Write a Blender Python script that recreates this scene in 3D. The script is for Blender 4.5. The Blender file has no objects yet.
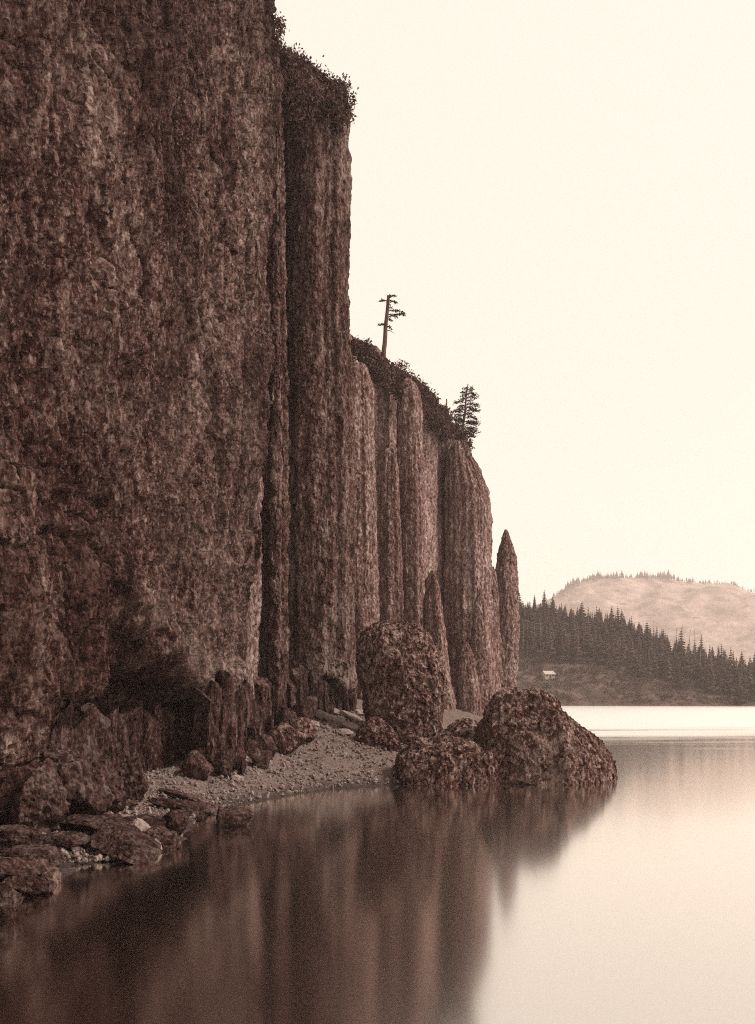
import bpy, math, random
import numpy as np

F, CXP, HY, CH = 950.0, 377.5, 692.0, 7.0     # focal length in px, principal column, horizon row, camera height
rng = np.random.default_rng(7)
random.seed(7)
scene = bpy.context.scene
COL = scene.collection


def W(x, y, D):
    return ((x - CXP) * D / F, D, CH + (HY - y) * D / F)


# ------------------------------------------------------------------ noise
_perm = np.random.default_rng(3).permutation(256).astype(np.int32)
_perm = np.concatenate([_perm, _perm, _perm])
_g = np.random.default_rng(5).normal(size=(256, 3))
_g /= np.linalg.norm(_g, axis=1, keepdims=True)


def perlin(p):
    p = np.asarray(p, dtype=np.float64)
    i = np.floor(p).astype(np.int64)
    f = p - i
    i = (i & 255).astype(np.int32)
    u = f * f * f * (f * (f * 6 - 15) + 10)
    out = np.zeros(len(p))
    for dx in (0, 1):
        wx = u[:, 0] if dx else 1 - u[:, 0]
        for dy in (0, 1):
            wy = u[:, 1] if dy else 1 - u[:, 1]
            for dz in (0, 1):
                wz = u[:, 2] if dz else 1 - u[:, 2]
                h = _perm[_perm[_perm[(i[:, 0] + dx) & 255] + ((i[:, 1] + dy) & 255)] + ((i[:, 2] + dz) & 255)]
                g = _g[h]
                out += wx * wy * wz * (g[:, 0] * (f[:, 0] - dx) + g[:, 1] * (f[:, 1] - dy) + g[:, 2] * (f[:, 2] - dz))
    return out * 1.6


def fbm(p, octs=4, gain=0.5):
    a, s, out = 1.0, 1.0, 0.0
    for k in range(octs):
        out = out + a * perlin(p * s + 17.3 * k)
        a *= gain
        s *= 2.03
    return out


_wr = np.random.default_rng(11).random((256, 7))
_wr[:, 4:7] = _wr[:, 4:7] * 2 - 1


def chunk(p, tilt=1.0):
    """broken-rock relief: every Worley cell is a tilted facet at its own height, about -1..1"""
    i = np.floor(p).astype(np.int64)
    f = p - i
    best = np.full(len(p), 1e9)
    val = np.zeros(len(p))
    for dx in (-1, 0, 1):
        for dy in (-1, 0, 1):
            for dz in (-1, 0, 1):
                c = i + (dx, dy, dz)
                h = _perm[_perm[_perm[c[:, 0] & 255] + (c[:, 1] & 255)] + (c[:, 2] & 255)]
                r = _wr[h]
                v = f - (r[:, :3] + (dx, dy, dz))
                d = (v * v).sum(1)
                m = d < best
                best[m] = d[m]
                val[m] = (r[m, 3] * 2 - 1) * 0.6 + tilt * (v[m] * r[m, 4:7]).sum(1)
    return val


def sstep(a, b, x):
    t = np.clip((x - a) / (b - a), 0, 1)
    return t * t * (3 - 2 * t)


def rough_rock(p, big=0.9, small=0.33, ab=0.30, as_=0.12, vs=0.7):
    """relief of broken basalt in metres at the points p"""
    q = p * np.array([1, 1, vs])
    w = np.stack([perlin(q * 0.7 + 3), perlin(q * 0.7 + 31), perlin(q * 0.7 + 57)], 1) * 0.16
    q = q + w
    return ab * chunk(q / big) + as_ * chunk(q / small + 9.1)


# ------------------------------------------------------------------ mesh helpers
def mesh_from(name, V, Fc, mats, parent=None, smooth=False, midx=None):
    me = bpy.data.meshes.new(name)
    V = np.ascontiguousarray(V, dtype=np.float32)
    if isinstance(Fc, np.ndarray):
        n = Fc.shape[1]
        me.vertices.add(len(V))
        me.vertices.foreach_set('co', V.ravel())
        me.loops.add(Fc.size)
        me.loops.foreach_set('vertex_index', Fc.astype(np.int32).ravel())
        me.polygons.add(len(Fc))
        me.polygons.foreach_set('loop_start', np.arange(0, Fc.size, n, dtype=np.int32))
    else:
        me.from_pydata(V.tolist(), [], Fc)
    me.update(calc_edges=True)
    me.validate()
    for m in (mats if isinstance(mats, (list, tuple)) else [mats]):
        me.materials.append(m)
    if midx is not None:
        me.polygons.foreach_set('material_index', np.asarray(midx, dtype=np.int32))
    me.polygons.foreach_set('use_smooth', np.full(len(me.polygons), bool(smooth)))
    o = bpy.data.objects.new(name, me)
    COL.objects.link(o)
    if parent is not None:
        o.parent = parent
        o.matrix_parent_inverse = parent.matrix_world.inverted()
    return o


def tag(o, label=None, cat=None, group=None, kind=None):
    if label: o['label'] = label
    if cat: o['category'] = cat
    if group: o['group'] = group
    if kind: o['kind'] = kind
    return o


def grid_faces(nu, nv, wrap=False):
    u = np.arange(nu if wrap else nu - 1)
    v = np.arange(nv - 1)
    U, Vv = np.meshgrid(u, v, indexing='ij')
    U2 = (U + 1) % nu
    a = U * nv + Vv
    return np.stack([a, U2 * nv + Vv, U2 * nv + Vv + 1, a + 1], -1).reshape(-1, 4)


class Soup:
    def __init__(s):
        s.v, s.f, s.m, s.n = [], [], [], 0

    def add(s, V, Fs, m=0):
        V = np.asarray(V, float)
        s.v.append(V)
        for f in Fs:
            s.f.append(tuple(int(k) + s.n for k in f))
            s.m.append(m)
        s.n += len(V)

    def tube(s, pts, rad, n=7, m=0):
        pts = np.asarray(pts, float)
        V = []
        for k, p in enumerate(pts):
            t = pts[min(k + 1, len(pts) - 1)] - pts[max(k - 1, 0)]
            t /= np.linalg.norm(t) + 1e-9
            a = np.cross(t, (0.31, 0.9, 0.17)); a /= np.linalg.norm(a)
            b = np.cross(t, a)
            for j in range(n):
                an = 2 * math.pi * j / n
                V.append(p + rad[k] * (a * math.cos(an) + b * math.sin(an)))
        Fs = []
        for k in range(len(pts) - 1):
            for j in range(n):
                j2 = (j + 1) % n
                Fs.append((k * n + j, k * n + j2, (k + 1) * n + j2, (k + 1) * n + j))
        Fs.append(tuple(range(n))[::-1])
        Fs.append(tuple((len(pts) - 1) * n + j for j in range(n)))
        s.add(V, Fs, m)

    def build(s, name, mats, parent=None, smooth=False):
        return mesh_from(name, np.concatenate(s.v), s.f, mats, parent, smooth, s.m)


# ------------------------------------------------------------------ materials
def mat(name):
    m = bpy.data.materials.new(name)
    m.use_nodes = True
    nt = m.node_tree
    nt.nodes.clear()
    out = nt.nodes.new('ShaderNodeOutputMaterial')
    b = nt.nodes.new('ShaderNodeBsdfPrincipled')
    nt.links.new(b.outputs[0], out.inputs[0])
    return m, nt, b


def nd(nt, t, **kw):
    n = nt.nodes.new(t)
    for k, v in kw.items():
        setattr(n, k, v)
    return n


def mapped(nt, scale):
    g = nd(nt, 'ShaderNodeNewGeometry')
    mp = nd(nt, 'ShaderNodeMapping')
    mp.inputs['Scale'].default_value = scale
    nt.links.new(g.outputs['Position'], mp.inputs['Vector'])
    return mp.outputs[0]


def noise(nt, vec, scale, detail=6, rough=0.6):
    n = nd(nt, 'ShaderNodeTexNoise')
    n.inputs['Scale'].default_value = scale
    n.inputs['Detail'].default_value = detail
    n.inputs['Roughness'].default_value = rough
    nt.links.new(vec, n.inputs['Vector'])
    return n.outputs['Fac']


def math_(nt, op, a, b):
    n = nd(nt, 'ShaderNodeMath', operation=op)
    for k, v in enumerate((a, b)):
        if isinstance(v, (int, float)): n.inputs[k].default_value = v
        else: nt.links.new(v, n.inputs[k])
    return n.outputs[0]


def ramp(nt, fac, stops):
    r = nd(nt, 'ShaderNodeValToRGB')
    e = r.color_ramp.elements
    while len(e) < len(stops): e.new(0.5)
    for k, (p, c) in enumerate(stops):
        e[k].position = p
        e[k].color = (*c, 1)
    nt.links.new(fac, r.inputs[0])
    return r.outputs[0]


DARK, MID, LITE = (0.038, 0.0100, 0.0078), (0.120, 0.051, 0.043), (0.44, 0.31, 0.27)


def mixc(a, b, t):
    return tuple(x + (y - x) * t for x, y in zip(a, b))


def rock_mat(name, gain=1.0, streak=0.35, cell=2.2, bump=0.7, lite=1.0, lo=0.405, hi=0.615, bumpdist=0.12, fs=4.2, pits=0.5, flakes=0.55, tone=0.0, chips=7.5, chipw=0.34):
    """dark basalt: vertical streaks, fine pale flakes, dark pits"""
    m, nt, b = mat(name)
    p1 = mapped(nt, (1, 1, 0.62))
    ps = mapped(nt, (1.3, 1.3, 0.13))
    patch = noise(nt, p1, 0.07, 4, 0.6)
    strk = noise(nt, ps, 1.5, 5, 0.7)
    fine = noise(nt, p1, fs, 5, 0.78)
    med = noise(nt, p1, 1.5, 5, 0.7)
    vor = nd(nt, 'ShaderNodeTexVoronoi')
    vor.inputs['Scale'].default_value = cell
    nt.links.new(p1, vor.inputs['Vector'])
    sep = nd(nt, 'ShaderNodeSeparateColor')
    nt.links.new(vor.outputs['Color'], sep.inputs[0])
    s = math_(nt, 'MULTIPLY', patch, 0.30)
    for src, w in ((strk, streak), (fine, 0.50), (med, 0.28), (sep.outputs[0], 0.07)):
        s = math_(nt, 'ADD', s, math_(nt, 'MULTIPLY', src, w))
    s = math_(nt, 'DIVIDE', s, 0.30 + streak + 0.50 + 0.28 + 0.07)
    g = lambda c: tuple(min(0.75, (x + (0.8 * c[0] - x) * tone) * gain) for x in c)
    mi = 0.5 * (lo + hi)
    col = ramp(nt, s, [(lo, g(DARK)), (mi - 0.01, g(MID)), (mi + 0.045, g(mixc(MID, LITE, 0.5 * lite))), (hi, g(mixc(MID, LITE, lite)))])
    pit = nd(nt, 'ShaderNodeMapRange', interpolation_type='SMOOTHSTEP')
    pit.inputs['From Min'].default_value = 0.60
    pit.inputs['From Max'].default_value = 0.70
    nt.links.new(noise(nt, p1, 1.05, 3, 0.7), pit.inputs['Value'])
    mx_ = nd(nt, 'ShaderNodeMix', data_type='RGBA')
    nt.links.new(math_(nt, 'MULTIPLY', pit.outputs[0], pits), mx_.inputs['Factor'])
    nt.links.new(col, mx_.inputs[6])
    mx_.inputs[7].default_value = (*g(mixc(DARK, (0, 0, 0), 0.3)), 1)
    flake = nd(nt, 'ShaderNodeMapRange', interpolation_type='SMOOTHSTEP')
    flake.inputs['From Min'].default_value = 0.565
    flake.inputs['From Max'].default_value = 0.68
    nt.links.new(noise(nt, p1, fs * 1.6, 3, 0.8), flake.inputs['Value'])
    at = nd(nt, 'ShaderNodeAttribute', attribute_name='paint_light')  # painted light, mixes the rock towards its pale tone
    sc2 = math_(nt, 'MULTIPLY', at.outputs['Fac'], math_(nt, 'MULTIPLY', strk, 1.5))
    fk = math_(nt, 'ADD', math_(nt, 'MULTIPLY', flake.outputs[0], flakes), sc2)
    chip = nd(nt, 'ShaderNodeTexVoronoi')
    chip.inputs['Scale'].default_value = chips
    wv = nd(nt, 'ShaderNodeVectorMath', operation='ADD')
    nt.links.new(p1, wv.inputs[0])
    wn = nd(nt, 'ShaderNodeTexNoise')
    wn.inputs['Scale'].default_value = chips * 0.9
    nt.links.new(p1, wn.inputs['Vector'])
    ws = nd(nt, 'ShaderNodeVectorMath', operation='SCALE')
    nt.links.new(wn.outputs['Color'], ws.inputs[0])
    ws.inputs['Scale'].default_value = 0.6 / chips
    nt.links.new(ws.outputs[0], wv.inputs[1])
    nt.links.new(wv.outputs[0], chip.inputs['Vector'])
    csep = nd(nt, 'ShaderNodeSeparateColor')
    nt.links.new(chip.outputs['Color'], csep.inputs[0])
    cm = nd(nt, 'ShaderNodeMapRange')
    cm.inputs['From Min'].default_value = 1.02
    cm.inputs['From Max'].default_value = 1.22
    nt.links.new(math_(nt, 'ADD', csep.outputs[0], math_(nt, 'MULTIPLY', med, 0.5)), cm.inputs['Value'])
    cd_ = nd(nt, 'ShaderNodeMapRange')
    cd_.inputs['From Min'].default_value = 0.42
    cd_.inputs['From Max'].default_value = 0.50
    cd_.inputs['To Min'].default_value = 1.0 - 1.3 * chipw
    nt.links.new(math_(nt, 'ADD', csep.outputs[1], math_(nt, 'MULTIPLY', med, 0.45)), cd_.inputs['Value'])
    fk = math_(nt, 'ADD', fk, math_(nt, 'MULTIPLY', cm.outputs[0], chipw))
    fk = math_(nt, 'MINIMUM', math_(nt, 'MULTIPLY', fk, cd_.outputs[0]), 0.9)
    dk = nd(nt, 'ShaderNodeVectorMath', operation='SCALE')
    nt.links.new(mx_.outputs[2], dk.inputs[0])
    nt.links.new(cd_.outputs[0], dk.inputs['Scale'])
    m2 = nd(nt, 'ShaderNodeMix', data_type='RGBA')
    nt.links.new(fk, m2.inputs['Factor'])
    nt.links.new(dk.outputs[0], m2.inputs[6])
    m2.inputs[7].default_value = (*g(LITE), 1)
    ms = nd(nt, 'ShaderNodeAttribute', attribute_name='shade_moss')  # painted shade and random mossy stains, darkens the rock
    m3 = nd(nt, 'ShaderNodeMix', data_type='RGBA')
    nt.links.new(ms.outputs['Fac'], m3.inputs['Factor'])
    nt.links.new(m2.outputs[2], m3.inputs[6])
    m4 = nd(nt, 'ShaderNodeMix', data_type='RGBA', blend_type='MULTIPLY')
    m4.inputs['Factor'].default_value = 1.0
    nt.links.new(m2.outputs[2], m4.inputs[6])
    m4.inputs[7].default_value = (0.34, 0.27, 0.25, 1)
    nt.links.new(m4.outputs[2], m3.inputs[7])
    nt.links.new(m3.outputs[2], b.inputs['Base Color'])
    b.inputs['Roughness'].default_value = 0.85
    b.inputs['Specular IOR Level'].default_value = 0.06
    h = math_(nt, 'ADD', math_(nt, 'MULTIPLY', fine, 0.9), math_(nt, 'MULTIPLY', med, 1.0))
    h = math_(nt, 'SUBTRACT', h, math_(nt, 'MULTIPLY', pit.outputs[0], 0.5))
    h = math_(nt, 'ADD', h, math_(nt, 'MULTIPLY', csep.outputs[2], 0.3))
    bp = nd(nt, 'ShaderNodeBump')
    bp.inputs['Strength'].default_value = bump
    bp.inputs['Distance'].default_value = bumpdist * 1.6
    nt.links.new(h, bp.inputs['Height'])
    nt.links.new(bp.outputs[0], b.inputs['Normal'])
    return m


def simple_mat(name, c1, c2, scale=3.0, rough=0.85, bump=0.3, detail=5, zs=1.0):
    m, nt, b = mat(name)
    p = mapped(nt, (1, 1, zs))
    n = noise(nt, p, scale, detail, 0.65)
    nt.links.new(ramp(nt, n, [(0.3, c1), (0.72, c2)]), b.inputs['Base Color'])
    b.inputs['Roughness'].default_value = rough
    b.inputs['Specular IOR Level'].default_value = 0.05
    bp = nd(nt, 'ShaderNodeBump')
    bp.inputs['Strength'].default_value = bump
    bp.inputs['Distance'].default_value = 0.1
    nt.links.new(n, bp.inputs['Height'])
    nt.links.new(bp.outputs[0], b.inputs['Normal'])
    return m


M_CLIFF = rock_mat('cliff_basalt', 0.54, 0.42, lo=0.455, hi=0.575, pits=0.8, fs=3.4, flakes=0.75)
M_PILLAR = rock_mat('pillar_basalt', 0.50, 0.40, lo=0.445, hi=0.58)
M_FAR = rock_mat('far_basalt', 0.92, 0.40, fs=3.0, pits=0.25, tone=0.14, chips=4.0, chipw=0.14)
M_BOULDER = rock_mat('boulder_basalt', 0.68, 0.0, cell=3.0, fs=3.0, lo=0.45, hi=0.58, bumpdist=0.16, flakes=0.7, chips=6.0, chipw=0.25)
M_COLUMN = rock_mat('column_basalt', 0.34, 0.7, cell=1.5, pits=0.2)
M_BLOCK = rock_mat('block_stone', 0.45, 0.1, cell=2.0, fs=5)
M_PALE = simple_mat('pale_stone', (0.10, 0.066, 0.057), (0.34, 0.26, 0.235), 3.0, 0.9, 0.5, 7)
M_MOSS = rock_mat('mossy_basalt', 0.30, 0.2, cell=3.0, fs=4.5, lo=0.43, hi=0.60)
M_WET = rock_mat('wet_stone', 0.30, 0.1, cell=3.0, fs=5)
M_PEB = simple_mat('pebble_stone', (0.055, 0.034, 0.029), (0.28, 0.21, 0.19), 5.0, 0.9, 0.1, 2)
M_GRAVEL = simple_mat('gravel', (0.055, 0.033, 0.028), (0.20, 0.145, 0.13), 4.0, 0.95, 0.8, 8)
gn = M_GRAVEL.node_tree
gb = [n for n in gn.nodes if n.type == 'BSDF_PRINCIPLED'][0]
gcol = gb.inputs['Base Color'].links[0].from_socket
gg = nd(gn, 'ShaderNodeNewGeometry')
gs = nd(gn, 'ShaderNodeSeparateXYZ')
gn.links.new(gg.outputs['Position'], gs.inputs[0])
gm = nd(gn, 'ShaderNodeMapRange')
gm.inputs['From Min'].default_value = 0.15
gm.inputs['From Max'].default_value = 0.6
gm.inputs['To Min'].default_value = 0.35
gn.links.new(math_(gn, 'ADD', gs.outputs['Z'], math_(gn, 'MULTIPLY', math_(gn, 'SUBTRACT', noise(gn, gg.outputs['Position'], 0.8, 4), 0.5), 0.7)), gm.inputs['Value'])
gx = nd(gn, 'ShaderNodeVectorMath', operation='SCALE')
gn.links.new(gcol, gx.inputs[0])
gn.links.new(gm.outputs[0], gx.inputs['Scale'])
gn.links.new(gx.outputs[0], gb.inputs['Base Color'])
M_LEAF = simple_mat('leaf', (0.040, 0.019, 0.016), (0.115, 0.067, 0.058), 1.6, 0.7, 0.0)
M_NEEDLE = simple_mat('needle', (0.022, 0.010, 0.009), (0.055, 0.030, 0.026), 1.6, 0.8, 0.0)
M_BARK = simple_mat('bark', (0.045, 0.022, 0.018), (0.14, 0.085, 0.07), 2.5, 0.9, 0.5, 6, 0.3)
M_SNAG = simple_mat('dead_wood', (0.10, 0.06, 0.05), (0.26, 0.19, 0.17), 2.0, 0.9, 0.3, 6, 0.3)
M_DRIFT = simple_mat('driftwood', (0.22, 0.15, 0.125), (0.5, 0.4, 0.36), 3.0, 0.9, 0.5, 6)
M_FIR = simple_mat('fir_needles', (0.014, 0.007, 0.006), (0.095, 0.056, 0.049), 0.07, 0.85, 0.0)
M_SLOPE = simple_mat('slope_ground', (0.030, 0.017, 0.014), (0.13, 0.085, 0.074), 0.16, 0.95, 0.0, 9)
M_BRUSH = simple_mat('brush_leaves', (0.028, 0.015, 0.013), (0.12, 0.078, 0.068), 0.12, 0.9, 0.0)
M_PATH = simple_mat('dirt_path', (0.25, 0.18, 0.16), (0.36, 0.28, 0.25), 0.5)
M_MOUNT = simple_mat('mountain_slope', (0.06, 0.04, 0.034), (0.38, 0.28, 0.25), 0.016, 0.95, 0.0, 10, 2.0)
M_WALL = simple_mat('house_boards', (0.25, 0.19, 0.165), (0.36, 0.29, 0.26), 1.0)
M_ROOF = simple_mat('house_shingles', (0.30, 0.24, 0.21), (0.42, 0.35, 0.31), 1.5)
M_HOLE = simple_mat('window_dark', (0.03, 0.02, 0.018), (0.05, 0.03, 0.025), 1.0, 0.3)

# water
m, nt, b = mat('river_water')
M_WATER = m
g = nd(nt, 'ShaderNodeNewGeometry')
sx = nd(nt, 'ShaderNodeSeparateXYZ')
nt.links.new(g.outputs['Position'], sx.inputs[0])
stn = noise(nt, mapped(nt, (0.011, 0.05, 1)), 1.0, 5, 0.62)
far = nd(nt, 'ShaderNodeMapRange', interpolation_type='SMOOTHSTEP')
far.inputs['From Min'].default_value = 125
far.inputs['From Max'].default_value = 200
shift = math_(nt, 'ADD', sx.outputs['Y'], math_(nt, 'MULTIPLY', math_(nt, 'SUBTRACT', stn, 0.5), 190.0))
nt.links.new(shift, far.inputs['Value'])
rip = math_(nt, 'MULTIPLY', far.outputs[0], 0.27)
rg = math_(nt, 'ADD', rip, 0.12)
nt.nodes.remove(b)
out = [n for n in nt.nodes if n.type == 'OUTPUT_MATERIAL'][0]
df = nd(nt, 'ShaderNodeBsdfDiffuse')
df.inputs['Color'].default_value = (0.0055, 0.0010, 0.0007, 1)
gl = nd(nt, 'ShaderNodeBsdfGlossy')
gl.inputs['Color'].default_value = (1.0, 0.97, 0.925, 1)
nt.links.new(rg, gl.inputs['Roughness'])
lw = nd(nt, 'ShaderNodeFresnel')
lw.inputs['IOR'].default_value = 1.33
mr = nd(nt, 'ShaderNodeMapRange')
mr.inputs['From Min'].default_value = 0.02
mr.inputs['From Max'].default_value = 0.45
mr.inputs['To Min'].default_value = 0.65
mr.inputs['To Max'].default_value = 0.97
nt.links.new(lw.outputs[0], mr.inputs['Value'])
mxs = nd(nt, 'ShaderNodeMixShader')
nt.links.new(mr.outputs[0], mxs.inputs[0])
nt.links.new(df.outputs[0], mxs.inputs[1])
nt.links.new(gl.outputs[0], mxs.inputs[2])
nt.links.new(mxs.outputs[0], out.inputs[0])

# ------------------------------------------------------------------ near cliff (terrain wall)
def resample(pts, step):
    pts = np.asarray(pts, float)
    # Catmull-Rom then even arc length
    P = np.vstack([2 * pts[0] - pts[1], pts, 2 * pts[-1] - pts[-2]])
    out = []
    for k in range(1, len(P) - 2):
        t = np.linspace(0, 1, 60, endpoint=False)[:, None]
        a, b_, c, d = P[k - 1], P[k], P[k + 1], P[k + 2]
        out.append(0.5 * (2 * b_ + (c - a) * t + (2 * a - 5 * b_ + 4 * c - d) * t ** 2 + (3 * b_ - a - 3 * c + d) * t ** 3))
    out.append(P[-2][None])
    q = np.vstack(out)
    L = np.concatenate([[0], np.cumsum(np.linalg.norm(np.diff(q, axis=0), axis=1))])
    n = int(L[-1] / step) + 1
    s = np.linspace(0, L[-1], n)
    r = np.stack([np.interp(s, L, q[:, k]) for k in range(q.shape[1])], 1)
    t = np.gradient(r, axis=0)
    t /= np.linalg.norm(t, axis=1, keepdims=True)
    nrm = np.stack([t[:, 1], -t[:, 0]], 1)     # to the right of travel: towards the river
    return s, r, nrm


near_path = [(-25, 14), (-20.5, 26), (-17.2, 38), (-15.4, 52), (-13.6, 62), (-11.4, 72), (-9.6, 79.2), (-9.0, 82.2), (-10.2, 84.6), (-14.5, 87.5), (-20, 90)]
s, r, nr = resample(near_path, 0.135)
zs = np.arange(-1.5, 74.01, 0.115)
nu, nv = len(s), len(zs)
SX = np.repeat(r[:, 0], nv); SY = np.repeat(r[:, 1], nv); NX = np.repeat(nr[:, 0], nv); NY = np.repeat(nr[:, 1], nv)
SS = np.repeat(s, nv); ZZ = np.tile(zs, nu)
px = CXP + F * SX / SY
py = HY - F * (ZZ - CH) / SY
P3 = np.stack([SX, SY, ZZ], 1)
d = 1.3 * perlin(np.stack([SS / 13, ZZ / 45, SS * 0 + 1], 1)) + 0.75 * perlin(np.stack([SS / 4.2, ZZ / 26, SS * 0 + 5], 1))
d += 0.45 * fbm(np.stack([SS / 1.5, ZZ / 8, SS * 0 + 9], 1), 3)
d += 0.5 * fbm(P3 / 5.0, 3)
d += rough_rock(P3, 0.6, 0.27, 0.13, 0.14, 0.6)
d += 0.10 * perlin(P3 / np.array([0.4, 0.4, 0.7]))
wob = 0.5 * fbm(P3 / 2.5, 2)
for (sa, za, wdt, dep, o_) in ((3.4, 22, 0.045, 0.75, 3), (1.7, 7, 0.06, 0.40, 13), (0.9, 3.0, 0.08, 0.22, 29)):
    fz = perlin(np.stack([SS / sa + wob * 0.25, ZZ / za, SS * 0 + o_], 1))
    d -= dep * np.exp(-(fz / wdt) ** 2) * sstep(-0.1, 0.35, perlin(P3 / (za * 0.6) + o_))
fz = perlin(np.stack([SS / 7, ZZ / 1.9 + 0.6 * wob, SS * 0 + 41], 1))
d -= 0.30 * np.exp(-(fz / 0.06) ** 2) * sstep(0.1, 0.45, perlin(P3 / 5.0 + 51))
d += 0.35 * chunk(P3 / np.array([1.9, 1.9, 3.4]) + 0.15 * wob[:, None])
# vertical buttress step at the left, left of it the wall lies back
edge = 66 + 14 * perlin(np.stack([ZZ / 9, ZZ * 0, ZZ * 0], 1))
d += -1.5 * (1 - sstep(edge - 22, edge + 14, px)) * sstep(640, 420, py)
# top rolls back at the far end, slight lean of the end with height
endw = sstep(68, 84, SY)
d += endw * np.interp(ZZ, [0, 8, 20, 35, 60, 66, 74], [-2.9, -2.7, -1.9, -1.2, -0.35, -0.6, -2.2])
# ledge cracks
for (xs, ys, amp, wd) in (((38, 60, 92, 125, 142), (530, 527, 546, 577, 604), 0.5, 6), ((42, 66, 100, 128), (498, 490, 496, 520), 0.22, 5)):
    yl = np.interp(px, xs, ys) + 9 * fbm(P3 / 2.2, 3)
    mk = sstep(xs[0] - 14, xs[0] + 6, px) * sstep(xs[-1] + 10, xs[-1] - 6, px)
    dy = py - yl
    d += mk * amp * (-np.exp(-((dy - wd) / (wd * 0.9)) ** 2) + 0.5 * np.exp(-((dy + wd * 0.7) / wd) ** 2))
# the undercut alcove
yb = np.interp(px, [-400, 27, 38, 98, 116, 130, 160, 205, 222, 262, 300], [905, 870, 691, 688, 655, 606, 642, 693, 697, 703, 708]) + 7 * fbm(P3 / 2.0, 3) + 7 * chunk(P3 / np.array([0.8, 0.8, 1.6]))
wd = np.interp(px, [30, 98, 120, 140, 215, 300], [14, 14, 50, 50, 16, 12])
A = np.interp(px, [26, 36, 95, 125, 170, 205, 225, 300], [0.1, 2.2, 2.6, 4.4, 4.2, 3.0, 2.4, 2.2])
und = sstep(0, 1, (py - yb) / wd)
d -= A * und
d += 0.45 * und * chunk(P3 / np.array([1.1, 1.1, 1.5]))
SM = 1 - 0.75 * und * sstep(684, 700, py)
bulge = np.exp(-((py - yb + 14) / 22) ** 2) * sstep(120, 150, px)
d += 0.7 * bulge
lip = P3.copy()
V = np.stack([SX + NX * d, SY + NY * d, ZZ + 0.15 * perlin(P3 / 0.6)], 1)
# plateau rows behind the brow
V = V.reshape(nu, nv, 3)
last = V[:, -1:, :]
extra = []
for k, (bk, up) in enumerate(((1.5, 0.6), (4, 1.2), (9, 2.2), (18, 4), (34, 7))):
    e = last.copy()
    e[:, 0, 0] -= nr[:, 0] * 0 + bk
    e[:, 0, 2] += up + 0.5 * perlin(e[:, 0] / 3)
    extra.append(e)
V = np.concatenate([V] + extra, 1)
cliff = mesh_from('cliff', V.reshape(-1, 3), grid_faces(nu, V.shape[1]), M_CLIFF)


def paint_light(o, val, nm='paint_light'):  # stores a mask of painted light and shade per vertex
    a = o.data.attributes.new(nm, 'FLOAT', 'POINT')
    a.data.foreach_set('value', np.asarray(val, dtype=np.float32))


# painted light on the lip over the undercut and a vertical strip near the corner
sv = 0.75 * np.exp(-((py - yb + 20) / 24) ** 2) * sstep(125, 165, px) * np.clip(0.55 + 0.9 * fbm(P3 / 1.3, 3), 0, 1)
xe = np.interp(py, [300, 430, 520, 640], [268, 262, 257, 250])
sv += 0.7 * np.exp(-((px - xe) / 6) ** 2) * sstep(360, 440, py) * sstep(600, 520, py) * np.clip(0.5 + 1.1 * fbm(P3 / 1.1, 3), 0, 1)
sv += 0.22 * sstep(120, 200, px) * sstep(230, 420, py) * np.clip(0.5 + fbm(P3 / 4, 3), 0, 1)
sv = np.concatenate([sv.reshape(nu, nv), np.zeros((nu, len(extra)))], 1).ravel()
paint_light(cliff, sv)
# painted shade in alcove and overhang; left side and top darker; random mossy stains
shade_mo = 0.8 * sstep(0.1, 0.7, und) * (1 - 0.75 * sstep(686, 694, py) * sstep(722, 712, py) * sstep(190, 160, px))
shade_mo = np.maximum(shade_mo, 0.8 * sstep(600, 676, py) * sstep(690, 684, py) * sstep(20, 45, px) * sstep(150, 125, px))
shade_mo = np.maximum(shade_mo, 0.65 * sstep(190, 40, px) * sstep(400, 640, py) * (1 - 0.8 * sstep(688, 694, py) * sstep(722, 712, py)) + 0.55 * sstep(85, 30, px) * sstep(560, 250, py))
shade_mo = np.maximum(shade_mo, 0.5 * sstep(210, 20, py))
shade_mo = np.maximum(shade_mo, 0.8 * sstep(75, 50, px) * sstep(670, 720, py))
shade_mo = np.clip(shade_mo * (0.75 + 0.8 * fbm(P3 / 4.5 + 7, 4)) + 0.5 * sstep(0.05, 0.5, fbm(P3 * np.array([1, 1, 0.28]) / 6.0 + 23, 3)) + 0.45 * sstep(0.25, 0.6, fbm(P3 * np.array([1, 1, 0.6]) / 3.2 + 3, 3)), 0, 0.9)
shade_mo = np.concatenate([shade_mo.reshape(nu, nv), np.zeros((nu, len(extra)))], 1).ravel()
paint_light(cliff, shade_mo, 'shade_moss')
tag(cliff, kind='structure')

# ------------------------------------------------------------------ far cliff wall behind the pillars
far_path = [(-22, 88), (-15, 97), (-11.5, 118), (-6, 140), (1.5, 162), (8.5, 178), (15.5, 192), (21.5, 203), (25.5, 214), (22, 232), (4, 262), (-30, 300)]
s, r, nr = resample(far_path, 0.36)
topz = np.interp(r[:, 1], [88, 118, 140, 150, 162, 178, 188, 195, 203, 214, 240, 300], [66, 64.5, 62.5, 63.8, 65.0, 65.5, 63.5, 61.5, 56.5, 40, 44, 48])
topz += 0.8 * perlin(np.stack([s / 4, s * 0, s * 0 + 2], 1))
nv = 230
tv = np.linspace(0, 1, nv)
ZZ = (topz[:, None] * tv[None, :]).ravel() + 0.0
nu = len(s)
SX = np.repeat(r[:, 0], nv); SY = np.repeat(r[:, 1], nv); NX = np.repeat(nr[:, 0], nv); NY = np.repeat(nr[:, 1], nv); SS = np.repeat(s, nv)
P3 = np.stack([SX, SY, ZZ], 1)
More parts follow.
